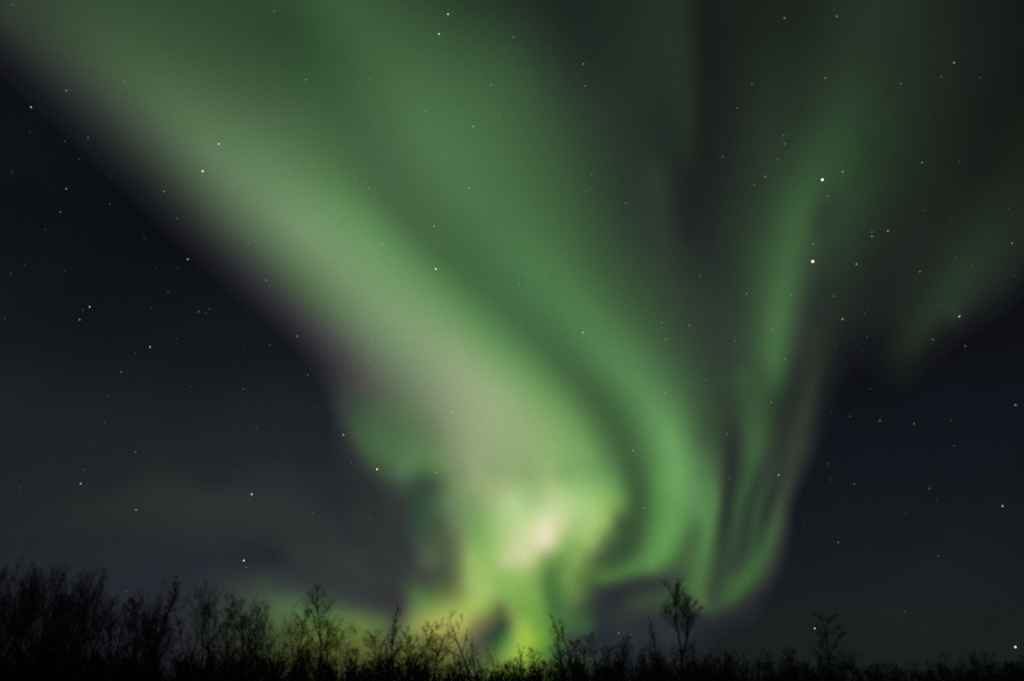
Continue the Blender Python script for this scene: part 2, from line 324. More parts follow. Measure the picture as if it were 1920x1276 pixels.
def sky_material():
    m, N, L = new_mat('night_sky')
    out = N.new('ShaderNodeOutputMaterial'); em = N.new('ShaderNodeEmission')
    geo = N.new('ShaderNodeNewGeometry')
    nrm = N.new('ShaderNodeVectorMath'); nrm.operation = 'NORMALIZE'; L.new(geo.outputs['Position'], nrm.inputs[0])
    sep = N.new('ShaderNodeSeparateXYZ'); L.new(nrm.outputs[0], sep.inputs[0])
    asin = N.new('ShaderNodeMath'); asin.operation = 'ARCSINE'; L.new(sep.outputs['Z'], asin.inputs[0])
    lo, hi = AIR_EL[0], AIR_EL[-1]
    e01 = N.new('ShaderNodeMapRange'); e01.inputs['From Min'].default_value = math.radians(lo); e01.inputs['From Max'].default_value = math.radians(hi)
    L.new(asin.outputs[0], e01.inputs['Value'])
    def ramp(cols):
        r = N.new('ShaderNodeValToRGB'); el = r.color_ramp.elements
        while len(el) < len(cols): el.new(0.5)
        for k, c in enumerate(cols):
            el[k].position = (AIR_EL[k]-lo)/(hi-lo); el[k].color = tuple(to_linear(c))+(1,)
        L.new(e01.outputs[0], r.inputs['Fac'])
        return r
    west, east = ramp(AIR_WEST), ramp(AIR_EAST)
    at = N.new('ShaderNodeMath'); at.operation = 'ARCTAN2'; L.new(sep.outputs['X'], at.inputs[0]); L.new(sep.outputs['Y'], at.inputs[1])
    az = N.new('ShaderNodeMapRange'); az.interpolation_type = 'SMOOTHSTEP'
    az.inputs['From Min'].default_value = math.radians(-12); az.inputs['From Max'].default_value = math.radians(14)
    L.new(at.outputs[0], az.inputs['Value'])
    mix = N.new('ShaderNodeMix'); mix.data_type = 'RGBA'
    L.new(az.outputs[0], mix.inputs['Factor']); L.new(west.outputs['Color'], mix.inputs['A']); L.new(east.outputs['Color'], mix.inputs['B'])
    # thin uneven veils low in the sky
    st = N.new('ShaderNodeVectorMath'); st.operation = 'MULTIPLY'; st.inputs[1].default_value = (3.2, 3.2, 8.5); rot = N.new('ShaderNodeVectorRotate'); rot.rotation_type = 'Y_AXIS'; rot.inputs['Angle'].default_value = math.radians(24); L.new(nrm.outputs[0], rot.inputs['Vector']); L.new(rot.outputs[0], st.inputs[0])
    v = N.new('ShaderNodeTexNoise'); v.inputs['Scale'].default_value = 1.1; v.inputs['Detail'].default_value = 2.5; v.inputs['Roughness'].default_value = 0.45
    L.new(st.outputs[0], v.inputs['Vector'])
    vm = N.new('ShaderNodeMapRange'); vm.inputs['From Min'].default_value = 0.3; vm.inputs['From Max'].default_value = 0.7
    vm.inputs['To Min'].default_value = 0.8; vm.inputs['To Max'].default_value = 1.22; L.new(v.outputs['Fac'], vm.inputs['Value'])
    g = grain(N, L, geo.outputs['Position'], 9.0, 0.9, 1.1)
    mul = N.new('ShaderNodeMath'); mul.operation = 'MULTIPLY'; L.new(vm.outputs[0], mul.inputs[0]); L.new(g, mul.inputs[1])
    L.new(mix.outputs['Result'], em.inputs['Color']); L.new(mul.outputs[0], em.inputs['Strength'])
    L.new(em.outputs[0], out.inputs['Surface'])
    m.cycles.emission_sampling = 'NONE'
    return m

def build_sky(R=8000.0):
    azs = np.linspace(-180, 180, 97)[:-1]; els = np.concatenate([[-6, -3], np.linspace(0, 86, 33)])
    A, E = np.meshgrid(azs, els)
    V = (azel_dir(A, E)*R).reshape(-1, 3)
    n = len(azs); F = []
    for j in range(len(els)-1):
        for i in range(n):
            F.append((j*n+i, j*n+(i+1) % n, (j+1)*n+(i+1) % n, (j+1)*n+i))
    top = len(V); V = np.r_[V, [[0, 0, R]]]
    j = len(els)-1
    F += [(j*n+i, j*n+(i+1) % n, top, top) for i in range(n)]
    me = bpy.data.meshes.new('sky')
    me.from_pydata([tuple(v) for v in V], [], [tuple(dict.fromkeys(f)) for f in F])
    me.polygons.foreach_set('use_smooth', np.ones(len(me.polygons), bool))
    me.materials.append(sky_material())
    o = obj('sky', me); o['kind'] = 'structure'; o['label'] = 'dark navy night sky behind the aurora and stars'

build_sky()

# ------------------------------------------------------------------ ground
def build_ground(R=7900.0):
    m, N, L = new_mat('dark_heath')
    out = N.new('ShaderNodeOutputMaterial'); p = N.new('ShaderNodeBsdfPrincipled')
    p.inputs['Roughness'].default_value = 0.95
    geo = N.new('ShaderNodeNewGeometry')
    t = N.new('ShaderNodeTexNoise'); t.inputs['Scale'].default_value = 0.35; t.inputs['Detail'].default_value = 8
    L.new(geo.outputs['Position'], t.inputs['Vector'])
    r = N.new('ShaderNodeValToRGB'); r.color_ramp.elements[0].color = (.03, .028, .018, 1); r.color_ramp.elements[1].color = (.09, .08, .05, 1)
    L.new(t.outputs['Fac'], r.inputs['Fac']); L.new(r.outputs['Color'], p.inputs['Base Color'])
    L.new(p.outputs[0], out.inputs['Surface'])
    rings = [0]+list(np.geomspace(3, R, 34)); n = 72; V = []; F = []
    for k, rr in enumerate(rings):
        for i in range(n):
            a = 2*math.pi*i/n
            x, y = rr*math.cos(a), rr*math.sin(a)
            z = 0.12*math.sin(x*.21)*math.cos(y*.17)+0.1*math.sin(x*.07+y*.05) if rr < 400 else 0
            V.append((x, y, z if rr > 4 else -0.02))
    for k in range(len(rings)-1):
        for i in range(n):
            F.append((k*n+i, (k+1)*n+i, (k+1)*n+(i+1) % n, k*n+(i+1) % n))
    o = obj('ground', mesh_from('ground', V, F, m)); o['kind'] = 'structure'; o['label'] = 'dark heath floor under the bare trees'
build_ground()

# ------------------------------------------------------------------ aurora
def aurora_material():
    m, N, L = new_mat('aurora_light')
    out = N.new('ShaderNodeOutputMaterial'); em = N.new('ShaderNodeEmission'); tr = N.new('ShaderNodeBsdfTransparent'); add = N.new('ShaderNodeAddShader')
    at = N.new('ShaderNodeAttribute'); at.attribute_name = 'glow'
    geo = N.new('ShaderNodeNewGeometry')
    L.new(at.outputs['Color'], em.inputs['Color']); L.new(grain(N, L, geo.outputs['Position'], 5.6, 0.93, 1.07), em.inputs['Strength'])
    L.new(em.outputs[0], add.inputs[0]); L.new(tr.outputs[0], add.inputs[1]); L.new(add.outputs[0], out.inputs['Surface'])
    m.cycles.emission_sampling = 'NONE'
    return m

def inside(poly, x, y):
    r = np.zeros(x.shape, bool); n = len(poly)
    for i in range(n):
        x0, y0 = poly[i]; x1, y1 = poly[(i+1) % n]
        if y0 == y1: continue
        r ^= ((y0 > y) != (y1 > y)) & (x < (x1-x0)*(y-y0)/(y1-y0)+x0)
    return r

LANE = [(100,-700),(280,-150),(450,0),(545,45),(620,170),(670,300),(745,410),(850,500),(950,585),(1040,670),(1120,750),(1172,830),(1192,900),(1195,955),(1180,1010),(1150,1045),(1095,1085),(1092,1600)]
GAP = [(1280,-700),(1300,-150),(1315,0),(1340,230),(1290,400),(1330,560),(1362,680),(1373,820),(1366,893),(1360,976),(1346,1050),(1338,1110),(1338,1600)]
RAY_EDGE = [(1900,-700),(1840,-150),(1800,0),(1770,240),(1680,400),(1580,480),(1520,600),(1497,680),(1474,758),(1450,820),(1436,900),(1418,976),(1392,1050),(1362,1105),(1345,1600)]
PATCH_EDGE = [(1910,-700),(1850,-150),(1805,0),(1780,240),(1720,400),(1650,560),(1640,680),(1700,1600)]
BANDS = [
 ('barely visible grey green veil drifting low over the woods on the left', [(-900,850),(540,850),(640,930),(700,985),(752,1083),(-900,1083)], 6000),
 ('low dim green aurora glow along the horizon behind the left treetops', [(-900,1083),(752,1083),(752,1700),(-900,1700)], 5900),
 ('yellow green aurora folds hanging below the white core down to the treetops', [(752,1085),(848,1062),(900,1056),(960,1064),(1000,1060),(1036,1040),(1060,1075),(1095,1085),(1092,1700),(752,1700)], 5700),
 ('broad pale green aurora arc sweeping from the top corner down to its white core', [(-900,1083),(752,1085),(848,1062),(900,1056),(960,1064),(1000,1060),(1036,1040),(1060,1075)]+LANE[-2::-1]+[(-900,-700)], 5200),
 ('curling green aurora ribbon beside the broad arc, hooked above the tall forked tree', LANE+GAP[::-1], 4900),
 ('tall slim green aurora ray crossed by the two brightest stars', GAP+RAY_EDGE[::-1], 5000),
 ('thin faint outer aurora strand bordering the dark starry sky', RAY_EDGE+PATCH_EDGE[::-1], 5100),
 ('small faint green aurora patch alone at the far side of the sky', PATCH_EDGE+[(3200,1600),(3200,-700)], 4800),
]

def build_aurora():
    mat = aurora_material()
    field = solve_glow()
    az = np.arange(-34.0, 34.01, 0.17); el = np.arange(-1.0, 42.5, 0.17)
    A, E = np.meshgrid(az, el)
    x, y = azel_frame(A, E)
    tgt = to_linear(field(x, y).reshape(x.shape+(3,)))
    ex = tgt - to_linear(airglow(A, E))
    ex = np.maximum(ex, 0.0)
    # fades out towards the sides of the sky that the long exposure does not reach
    fade = np.clip((34-np.abs(A))/2.5, 0, 1)*np.clip((42.4-E)/2.0, 0, 1)
    ex *= fade[..., None]
    lum = ex @ np.array([.21, .72, .07])
    ex *= np.clip((lum-0.0007)/0.0012, 0, 1)[..., None]
    lum = ex.max(-1)
    nx = len(az)
    xc, yc = azel_frame(A[:-1, :-1]+0.085, E[:-1, :-1]+0.085)
    keep = np.maximum.reduce([lum[:-1, :-1], lum[1:, :-1], lum[:-1, 1:], lum[1:, 1:]]) > 1e-5
    done = np.zeros(xc.shape, bool)
    for k, (label, poly, dist) in enumerate(BANDS):
        sel = inside(poly, xc, yc) & keep & ~done
        done |= sel
        jj, ii = np.nonzero(sel)
        quads = np.stack([jj*nx+ii, jj*nx+ii+1, (jj+1)*nx+ii+1, (jj+1)*nx+ii], -1)
        used, inv = np.unique(quads, return_inverse=True)
        a, e = A.ravel()[used], E.ravel()[used]
        d = dist + 260*np.sin(a*.23+k) + 180*np.sin(e*.31+a*.11) - 9.0*(e-15)   # folds towards and away from us, leaning overhead
        V = azel_dir(a, e)*d[:, None] + np.array(EYE)
        me = mesh_from('aurora_band', V, inv.reshape(quads.shape), mat)
        at = me.color_attributes.new('glow', 'FLOAT_COLOR', 'POINT')
        col = np.c_[ex.reshape(-1, 3)[used], np.ones(len(used))].astype(np.float32)
        at.data.foreach_set('color', col.ravel())
        tag(obj('aurora_band', me), label, 'aurora', 'aurora bands across the sky')

build_aurora()

# ------------------------------------------------------------------ stars
# (x, y, brightness class, tint)   classes: 0 very faint .. 6 brightest
S = """23 9 1 w;58 201 4 w;165 258 3 b;124 170 2 y;234 154 1 w;56 248 1 y;121 265 1 w;148 299 1 y;22 322 1 w;124 354 3 w;113 397 3 b;85 430 1 b;205 333 0 w;206 382 1 w
270 446 1 y;308 359 3 w;332 410 1 b;410 270 5 b;380 321 5 y;381 330 1 w;46 497 1 w;20 513 1 w;121 507 1 y;352 486 4 y;292 501 0 w;333 502 0 w;370 503 0 w;315 546 2 b;168 575 4 w;155 581 1 w
149 599 3 w;9 597 1 y;372 584 3 b;385 586 1 w;392 579 1 w;284 578 1 y;331 634 1 b;281 650 4 w;499 525 3 b;466 456 1 g;458 655 0 w;506 647 1 w;557 630 2 y;697 631 1 w;732 629 1 y;514 21 1 w;595 61 0 w
574 150 2 w;693 147 1 w;541 325 1 w;667 336 1 w;692 353 1 w;647 356 0 w;717 457 3 w;711 478 1 y;742 496 0 w;814 424 4 b;817 504 5 y;840 27 5 b;823 64 5 b;801 20 0 w;797 209 1 w;887 237 4 b;879 353 3 w
921 159 2 w;936 215 1 w;962 70 1 w;925 281 0 w;748 94 0 w;905 107 0 w;876 104 0 w;987 512 1 w;974 533 1 w;791 383 0 w;826 469 0 w;940 634 0 w
1094 120 3 y;1097 161 1 w;1039 50 0 w;1183 80 0 y;1471 34 2 w;1569 31 3 y;1671 20 0 w;1548 146 2 y;1410 158 1 y;1382 203 3 r;1789 118 4 b;1689 157 1 w;1689 176 0 w;1687 185 0 w;1765 144 1 w;1837 146 1 w
1469 254 1 w;1472 270 3 b;1458 299 1 w;1435 331 2 y;1414 347 1 w;1504 351 1 r;1542 337 6 b;1580 322 4 b;1552 368 2 y;1729 305 3 y;1799 303 1 y;1791 354 0 w;1355 294 1 w;1316 311 0 w;1173 381 1 w
1109 326 1 w;1097 358 1 b;1105 355 1 b;1092 306 0 w;1525 457 3 y;1524 490 6 y;1606 495 4 r;1635 435 2 b;1635 443 3 y;1665 433 4 y;1676 433 1 b;1734 395 1 y;1784 410 1 b;1725 509 3 w;1793 483 1 g
1823 498 1 w;1898 456 3 w;1891 391 1 w;1903 517 1 b;1312 518 2 b;1342 527 0 w;1400 550 2 r;1484 553 3 b;1563 555 2 y;1580 598 4 p;1627 580 1 b;1622 588 1 w;1799 593 5 b;1759 575 1 w;1749 636 3 b;1810 648 3 r
1689 608 0 w;1626 631 1 w;1567 649 1 b;1617 657 0 w;1293 610 3 y;1241 605 1 w;1249 635 2 b;1379 639 1 y;1093 623 4 y;1020 518 1 w;1026 580 0 w;1057 648 0 w;1107 510 0 w;1449 617 1 g
227 697 3 b;203 741 1 y;158 735 0 w;358 724 1 b;399 724 0 r;456 729 2 b;456 750 0 w;481 800 1 y;447 794 0 w;196 792 1 w;254 846 2 w;158 880 1 y;151 906 4 w;36 914 1 w;255 955 3 w;465 861 1 w;449 885 0 w
472 926 5 b;469 938 1 w;457 1050 5 o;461 1063 2 w;497 1001 0 w;587 960 1 w;692 969 1 w;659 867 2 b;644 815 4 w;707 879 5 w;818 885 2 y;848 772 3 w;691 676 1 w;577 703 2 y;594 764 1 r;254 661 1 r;237 1107 1 w;574 1140 3 w
1247 736 1 w;1325 711 1 w;1187 844 2 w;1208 952 3 y;1363 813 1 w;1368 896 1 w;1308 924 1 w;1274 853 0 w;1446 754 2 y;1472 673 1 w;1460 890 4 w;1504 831 1 w;1559 773 1 b;1594 780 1 w;1650 788 3 r;1714 794 3 r
1784 788 1 y;1789 835 2 b;1904 759 4 b;1553 869 1 w;1559 899 1 w;1602 907 2 y;1580 889 0 r;1743 915 2 y;1757 937 0 w;1880 948 4 y;1698 963 1 r;1572 1016 3 b;1759 1041 2 b;1507 984 0 w;1450 1149 1 r;1654 1148 0 w
1697 1145 1 w;1528 1177 5 o;1904 1212 5 w;1160 1186 3 w;1183 1188 1 r;1138 1069 1 w;1404 1087 1 w;1632 728 1 w;1774 671 0 w"""
TINT = {'w': (1, .98, .95), 'b': (.42, .58, 1), 'y': (1, .88, .58), 'r': (1, .5, .42), 'o': (1, .7, .48), 'g': (.75, 1, .85), 'p': (1, .82, .95)}
TINT_WORD = {'w': 'white', 'b': 'bluish', 'y': 'yellowish', 'r': 'reddish', 'o': 'orange', 'g': 'greenish', 'p': 'pinkish'}
POWER = [.017, .034, .072, .14, .3, .75, 2.0]
SIZE = [.8, .82, .84, .86, .9, .97, 1.28]
STAR_LABELS = {
 (1542,337): 'brilliant blue white star high in the slim green ray, one of the two brightest there',
 (1524,490): 'brilliant warm white star in the slim green ray, lower of the two brightest there',
 (1904,1212): 'brilliant white star very low over the trees at the far right edge',
 (1528,1177): 'orange star shining through the thin tree standing alone on the right',
 (457,1050): 'orange star just above the left treetops with a faint star under it',
 (472,926): 'bright blue white star low over the left woods above the orange star',
 (707,879): 'bright white star at the edge of the aurora lobe beside the dark sky',
 (644,815): 'white star in the dark sky just left of the green aurora lobe',
 (817,504): 'bright yellowish star on the green slope of the broad arc',
 (814,424): 'bluish star right above the yellowish one on the broad arc',
 (380,321): 'bright yellowish star on the upper broad arc below a bluish one',
 (410,270): 'bright bluish star on the upper broad arc above a yellowish one',
 (840,27): 'bright bluish star at the top edge, upper of a close bluish pair',
 (823,64): 'bright bluish star near the top edge, lower of a close bluish pair',
 (887,237): 'bluish star alone in the upper green glow below the bluish pair',
 (58,201): 'white star in the dark corner left of the broad arc',
 (1799,593): 'bright bluish star on the lower rim of the faint aurora patch',
 (1789,118): 'deep bluish star alone in the dark upper right sky',
 (1580,322): 'bluish star close beside the brilliant blue white star',
 (1606,495): 'reddish star beside the brilliant warm white star',
 (1665,433): 'yellowish star at the right of a tight little triangle of stars',
 (1580,598): 'pinkish star between the slim ray and the faint aurora patch',
 (1904,759): 'bluish star alone at the right edge of the dark sky',
 (1880,948): 'yellowish star low in the dark right sky above the brilliant white one',
 (1093,623): 'yellowish star on the curling green ribbon',
 (1460,890): 'white star on the thin outer aurora strand',
 (1208,952): 'yellowish star in the dark lane beside the white aurora core',
 (168,575): 'white star in the dark left sky, brightest of a little triangle',
 (281,650): 'white star in the dark left sky below the little triangle',
 (352,486): 'yellowish star in the dark sky close under the broad arc',
 (151,906): 'white star low in the far left sky above the dense treetops',
 (848,772): 'small white star on the pale lower part of the broad arc',
}

def star_place(x, y):
    if y > 1030: return 'low above the treetops'
    if inside(BANDS[3][1], np.array([x]), np.array([y]))[0]:
        edge = np.interp(x, [0, 100, 200, 310, 430, 530, 612, 640, 680, 760], [120, 215, 310, 420, 520, 600, 740, 820, 890, 990])
        return 'inside the broad pale arc' if y < edge and x < 1250 else 'in the dark sky left of the arc'
    if inside(BANDS[4][1], np.array([x]), np.array([y]))[0]: return 'in the curling green ribbon'
    if inside(BANDS[5][1], np.array([x]), np.array([y]))[0]: return 'around the slim green ray'
    return 'in the dark sky of the right side'

def build_stars():
    import bmesh
    mats = {}
    def star_mat(c, t):
        if (c, t) not in mats:
            m, N, L = new_mat('starlight')
            out = N.new('ShaderNodeOutputMaterial'); em = N.new('ShaderNodeEmission'); tr = N.new('ShaderNodeBsdfTransparent'); add = N.new('ShaderNodeAddShader')
            em.inputs['Color'].default_value = TINT[t]+(1,); em.inputs['Strength'].default_value = POWER[c]*.5   # two shells of the ball add up
            L.new(em.outputs[0], add.inputs[0]); L.new(tr.outputs[0], add.inputs[1]); L.new(add.outputs[0], out.inputs['Surface'])
            m.cycles.emission_sampling = 'NONE'
            mats[c, t] = m
        return mats[c, t]
    meshes = {}
    rnd = random.Random(4)
    D = 3000.0
    for s in S.replace('\n', ';').split(';'):
        x, y, c, t = s.split(); x, y, c = int(x), int(y), int(c)
        place = star_place(x, y)
        if 1 <= c <= 2 and not place.endswith(('arc', 'treetops', 'side')) or (c in (1, 2) and 'inside' in place): c += 1   # seen through the glow
        if (c, t) not in meshes:
            bm = bmesh.new(); bmesh.ops.create_icosphere(bm, subdivisions=2, radius=1.0)
            me = bpy.data.meshes.new('star'); bm.to_mesh(me); bm.free(); me.materials.append(star_mat(c, t)); meshes[c, t] = me
        a, e = frame_azel(x, y)
        o = obj('star', meshes[c, t], None, tuple(azel_dir(a, e)*D+np.array(EYE)))
        r = SIZE[c]*D/F_PX*1920/1024
        o.scale = (r*rnd.uniform(.9, 1.12), r, r*rnd.uniform(.9, 1.12))
        word = 'barely visible speck of a' if c == 0 else 'faint' if c < 3 else 'small clear' if c < 5 else 'bright'
        tag(o, STAR_LABELS.get((x, y)) or f'{word} {TINT_WORD[t]} star {place}', 'star', 'stars scattered across the night sky')

build_stars()

# ------------------------------------------------------------------ bare northern trees
def bark_material(name, dark, light, scale):
    m, N, L = new_mat(name)
    out = N.new('ShaderNodeOutputMaterial'); p = N.new('ShaderNodeBsdfPrincipled')
    p.inputs['Roughness'].default_value = 0.9
    tc = N.new('ShaderNodeTexCoord')
    t = N.new('ShaderNodeTexNoise'); t.inputs['Scale'].default_value = scale; t.inputs['Detail'].default_value = 6
    L.new(tc.outputs['Object'], t.inputs['Vector'])
    r = N.new('ShaderNodeValToRGB'); r.color_ramp.elements[0].position = .35; r.color_ramp.elements[1].position = .7
    r.color_ramp.elements[0].color = dark+(1,); r.color_ramp.elements[1].color = light+(1,)
    L.new(t.outputs['Fac'], r.inputs['Fac']); L.new(r.outputs['Color'], p.inputs['Base Color'])
    b = N.new('ShaderNodeBump'); b.inputs['Strength'].default_value = .4; b.inputs['Distance'].default_value = .02
    L.new(t.outputs['Fac'], b.inputs['Height']); L.new(b.outputs[0], p.inputs['Normal'])
    L.new(p.outputs[0], out.inputs['Surface'])
    return m
BARK = bark_material('grey_bark', (.10, .095, .085), (.30, .29, .27), 7.0)
TWIG = bark_material('dark_twigs', (.12, .105, .09), (.22, .2, .18), 9.0)
NEEDLE = bark_material('spruce_needles', (.04, .055, .035), (.08, .11, .07), 12.0)

def tubes(branches, sides):
    """(points n x 3, radii n) polylines -> verts, quads; polylines of one length are swept together"""
    groups = {}
    for P, R in branches: groups.setdefault(len(P), []).append((P, R))
    VV, FF, off = [], [], 0
    ang = np.arange(sides)*2*math.pi/sides
    for n, lst in groups.items():
        P = np.array([b[0] for b in lst]); R = np.array([b[1] for b in lst])
        T = np.gradient(P, axis=1); T /= np.linalg.norm(T, axis=-1, keepdims=True)+1e-9
        ref = np.where(np.abs(T[:, :1, 2:]) > .8, np.array([[[1., .2, 0]]]), np.array([[[0., .1, 1.]]]))
        U = np.cross(T, np.broadcast_to(ref, T.shape)); U /= np.linalg.norm(U, axis=-1, keepdims=True)+1e-9
        W = np.cross(T, U)
        V = P[:, :, None] + R[:, :, None, None]*(np.cos(ang)[None, None, :, None]*U[:, :, None]+np.sin(ang)[None, None, :, None]*W[:, :, None])
        m = len(lst)
        idx = np.arange(m*n*sides).reshape(m, n, sides)+off
        q = np.stack([idx[:, :-1], np.roll(idx[:, :-1], -1, 2), np.roll(idx[:, 1:], -1, 2), idx[:, 1:]], -1).reshape(-1, 4)
        VV.append(V.reshape(-1, 3)); FF.append(q); off += m*n*sides
    return np.concatenate(VV), np.concatenate(FF)

def unit(v): return v/(np.linalg.norm(v)+1e-9)

def path(rnd, p, d, length, r0, r1, n, wander, lift):
    pts = [p]; d = unit(d); step = length/(n-1)
    for i in range(n-1):
        d = unit(d+wander*rnd.normal(size=3)+np.array([0, 0, lift]))
        pts.append(pts[-1]+d*step)
    return np.array(pts), np.linspace(r0, r1, n), d

def along(P, t):
    f = t*(len(P)-1); i = min(int(f), len(P)-2); return P[i]+(P[i+1]-P[i])*(f-i), unit(P[i+1]-P[i])

def side_dir(rnd, d, angle, azimuth=None):
    a = rnd.uniform(0, 2*math.pi) if azimuth is None else azimuth
    u = unit(np.cross(d, [0.31, 0.2, .93] if abs(d[2]) < .8 else [1, .1, 0])); w = np.cross(d, u)
    return d*math.cos(angle)+(u*math.cos(a)+w*math.sin(a))*math.sin(angle)

def foliate(rnd, out, P, R, length, level, prm):
    """branchlets and twigs along a limb, denser and steeper towards its end"""
    n = int(prm['n2'] if level == 2 else prm['n3'])
    for k in range(n):
        t = rnd.uniform(.15, 1.0)**.8
        p, d = along(P, t)
        d = unit(d+np.array([0, 0, prm['lift']*3]))
        dd = side_dir(rnd, d, rnd.uniform(*prm['a2']))
        L = length*rnd.uniform(*prm['l2'])*(1.2-.6*t)
        r = max(prm['rt'], np.interp(t, [0, 1], [R[0], R[-1]])*.5)
        q, rr, _ = path(rnd, p, dd, L, r, prm['rt']*.7, 6 if level == 2 else 4, prm['wander'], prm['lift'])
        out.append((q, rr))
        if level == 2: foliate(rnd, out, q, rr, L, 3, prm)

KINDS = {
 # broom-like birch with many steep stems
 'broom': dict(stems=5, spread=.33, n1=10, t0=.2, a1=(.25, .55), l1=.38, n2=8, n3=6, a2=(.25, .6), l2=(.35, .8), rt=.0058, wander=.05, lift=.05, r=.1),
 # rounded dense birch with curling boughs
 'round': dict(stems=2, spread=.2, n1=17, t0=.22, a1=(.6, 1.2), l1=.42, n2=11, n3=7, a2=(.5, 1.2), l2=(.28, .6), rt=.0058, wander=.17, lift=.015, r=.105),
 # open spreading tree with a few long arching limbs
 'open': dict(stems=3, spread=.36, n1=7, t0=.34, a1=(.3, .7), l1=.42, n2=8, n3=5, a2=(.3, .75), l2=(.3, .7), rt=.0058, wander=.075, lift=.04, r=.1),
 # slim upright tree with ascending side branches
 'slim': dict(stems=1, spread=.03, n1=20, t0=.2, a1=(.5, .95), l1=.27, n2=8, n3=5, a2=(.35, .8), l2=(.3, .7), rt=.009, wander=.07, lift=.05, r=.125),
 # upright birch with an irregular oval crown
 'birch': dict(stems=1, spread=.03, n1=26, t0=.22, a1=(.45, .85), l1=.3, n2=10, n3=7, a2=(.35, .85), l2=(.3, .68), rt=.006, wander=.085, lift=.04, r=.115),
 # dense tree drawn up to a point
 'pointed': dict(stems=1, spread=.02, n1=44, t0=.12, a1=(.45, .8), l1=.3, n2=9, n3=6, a2=(.35, .8), l2=(.3, .65), rt=.006, wander=.08, lift=.05, r=.11, cone=1),
 # nearly bare crooked tree
 'crooked': dict(stems=1, spread=.02, n1=10, t0=.35, a1=(.4, .9), l1=.3, n2=4, n3=3, a2=(.4, .9), l2=(.3, .6), rt=.014, wander=.13, lift=.05, r=.16),
}

def stem_tree(seed, kind, H=8.0, lean=0.0):
    k = KINDS[kind]; rnd = np.random.default_rng(seed)
    trunk, limbs, crown = [], [], []
    for s in range(k['stems']):
        a = 2*math.pi*s/k['stems']+rnd.uniform(-.5, .5)
        sp = k['spread']*rnd.uniform(.5, 1.2)
        d = np.array([math.cos(a)*sp+lean, math.sin(a)*sp, 1.0])
        h = H*(1.0 if s == 0 else rnd.uniform(.78, 1.0))
        p0 = np.array([math.cos(a), math.sin(a), 0])*(.12 if k['stems'] > 1 else 0)
        P, R, _ = path(rnd, p0, d, h*1.02, k['r'], k['rt'], 13, .045 if kind != 'crooked' else .07, .02)
        P[:, 2] *= h/max(P[-1, 2], .1)
        trunk.append((P, R))
        n1 = k['n1']
        for i in range(n1):
            t = k['t0']+(1-k['t0'])*(i+rnd.uniform(0, 1))/n1*.98
            p, dd = along(P, t)
            f = (t-k['t0'])/(1-k['t0']); big = 1.05-.98*f**.8 if k.get('cone') else 1.0-.62*f**1.3
            L = H*k['l1']*big*rnd.uniform(.7, 1.2)
            r = np.interp(t, [0, 1], [R[0], R[-1]])*.68
            q, rr, _ = path(rnd, p, side_dir(rnd, dd, rnd.uniform(*k['a1']), i*2.4+rnd.uniform(-.5, .5)), L, max(r, .012), k['rt'], 7, k['wander']*.7, k['lift'])
            limbs.append((q, rr))
            foliate(rnd, crown, q, rr, L, 2, k)
        foliate(rnd, crown, P[8:], R[8:], H*.16, 2, k)
    return trunk, limbs, crown

def forked_tree(seed, H=8.0):
    """bare trunk that splits high up into two stems under a fan of fine branches, thin boughs below"""
    rnd = np.random.default_rng(seed); k = dict(KINDS['open'], n2=9, n3=5, rt=.0085, lift=.05, a2=(.3, .7), wander=.07)
    trunk, limbs, crown = [], [], []
    P, R, d = path(rnd, np.zeros(3), np.array([.0, 0, 1.]), H*.56, .115, .07, 9, .02, .02)
    trunk.append((P, R))
    for sgn, hh, sp in ((-1, .43, .1), (1, .4, .3)):
        Q, RR, _ = path(rnd, P[-1] if sgn < 0 else P[-2], np.array([sgn*sp, rnd.uniform(-.1, .1), 1.]), H*hh, .062, .014, 9, .05, .04)
        trunk.append((Q, RR))
        for i in range(13):
            t = .22+.78*i/13
            p, dd = along(Q, t)
            L = H*.26*(1-.5*t)*rnd.uniform(.75, 1.2)
            q, rr, _ = path(rnd, p, side_dir(rnd, dd, rnd.uniform(.35, .85)), L, .026*(1-.5*t), .009, 7, .1, .06)
            limbs.append((q, rr)); foliate(rnd, crown, q, rr, L, 2, k)
    for t, L, az in ((.42, .24, 0.1), (.5, .2, 3.0), (.6, .2, .5), (.68, .22, 2.8), (.8, .16, 1.9), (.88, .14, 5.), (.34, .25, 3.3), (.93, .14, .2)):
        p, dd = along(P, t)
        v = np.array([math.cos(az), math.sin(az)*.7, .35])
        q, rr, _ = path(rnd, p, v, H*L, .026, .008, 7, .12, .05)
        limbs.append((q, rr)); foliate(rnd, crown, q, rr, H*L, 2, dict(k, n2=6, n3=4))
    return trunk, limbs, crown

def spruce_tree(seed, H=7.0):
    rnd = np.random.default_rng(seed)
    trunk, limbs, crown = [], [], []
    P, R, _ = path(rnd, np.zeros(3), np.array([0, 0, 1.]), H, .09, .008, 14, .012, .02)
    trunk.append((P, R))
    for i in range(120):
        t = .08+.91*(i/120)
        p, dd = along(P, t)
        L = H*.25*(1-t)**1.3*rnd.uniform(.65, 1.15)+.1
        a = i*2.4+rnd.uniform(-.4, .4)
        v = np.array([math.cos(a), math.sin(a), rnd.uniform(-.25, .25)+.6*(t > .8)])
        q, rr, _ = path(rnd, p, v, L, .016, .006, 5, .07, -.02)
        limbs.append((q, rr))
        for j in range(int(14+L*16)):
            pp, d2 = along(q, rnd.uniform(.1, 1))
            crown.append((path(rnd, pp, side_dir(rnd, d2, rnd.uniform(.4, 1.1))+np.array([0, 0, -.15]), rnd.uniform(.12, .3), .014, .006, 3, .1, 0)[:2]))
    return trunk, limbs, crown

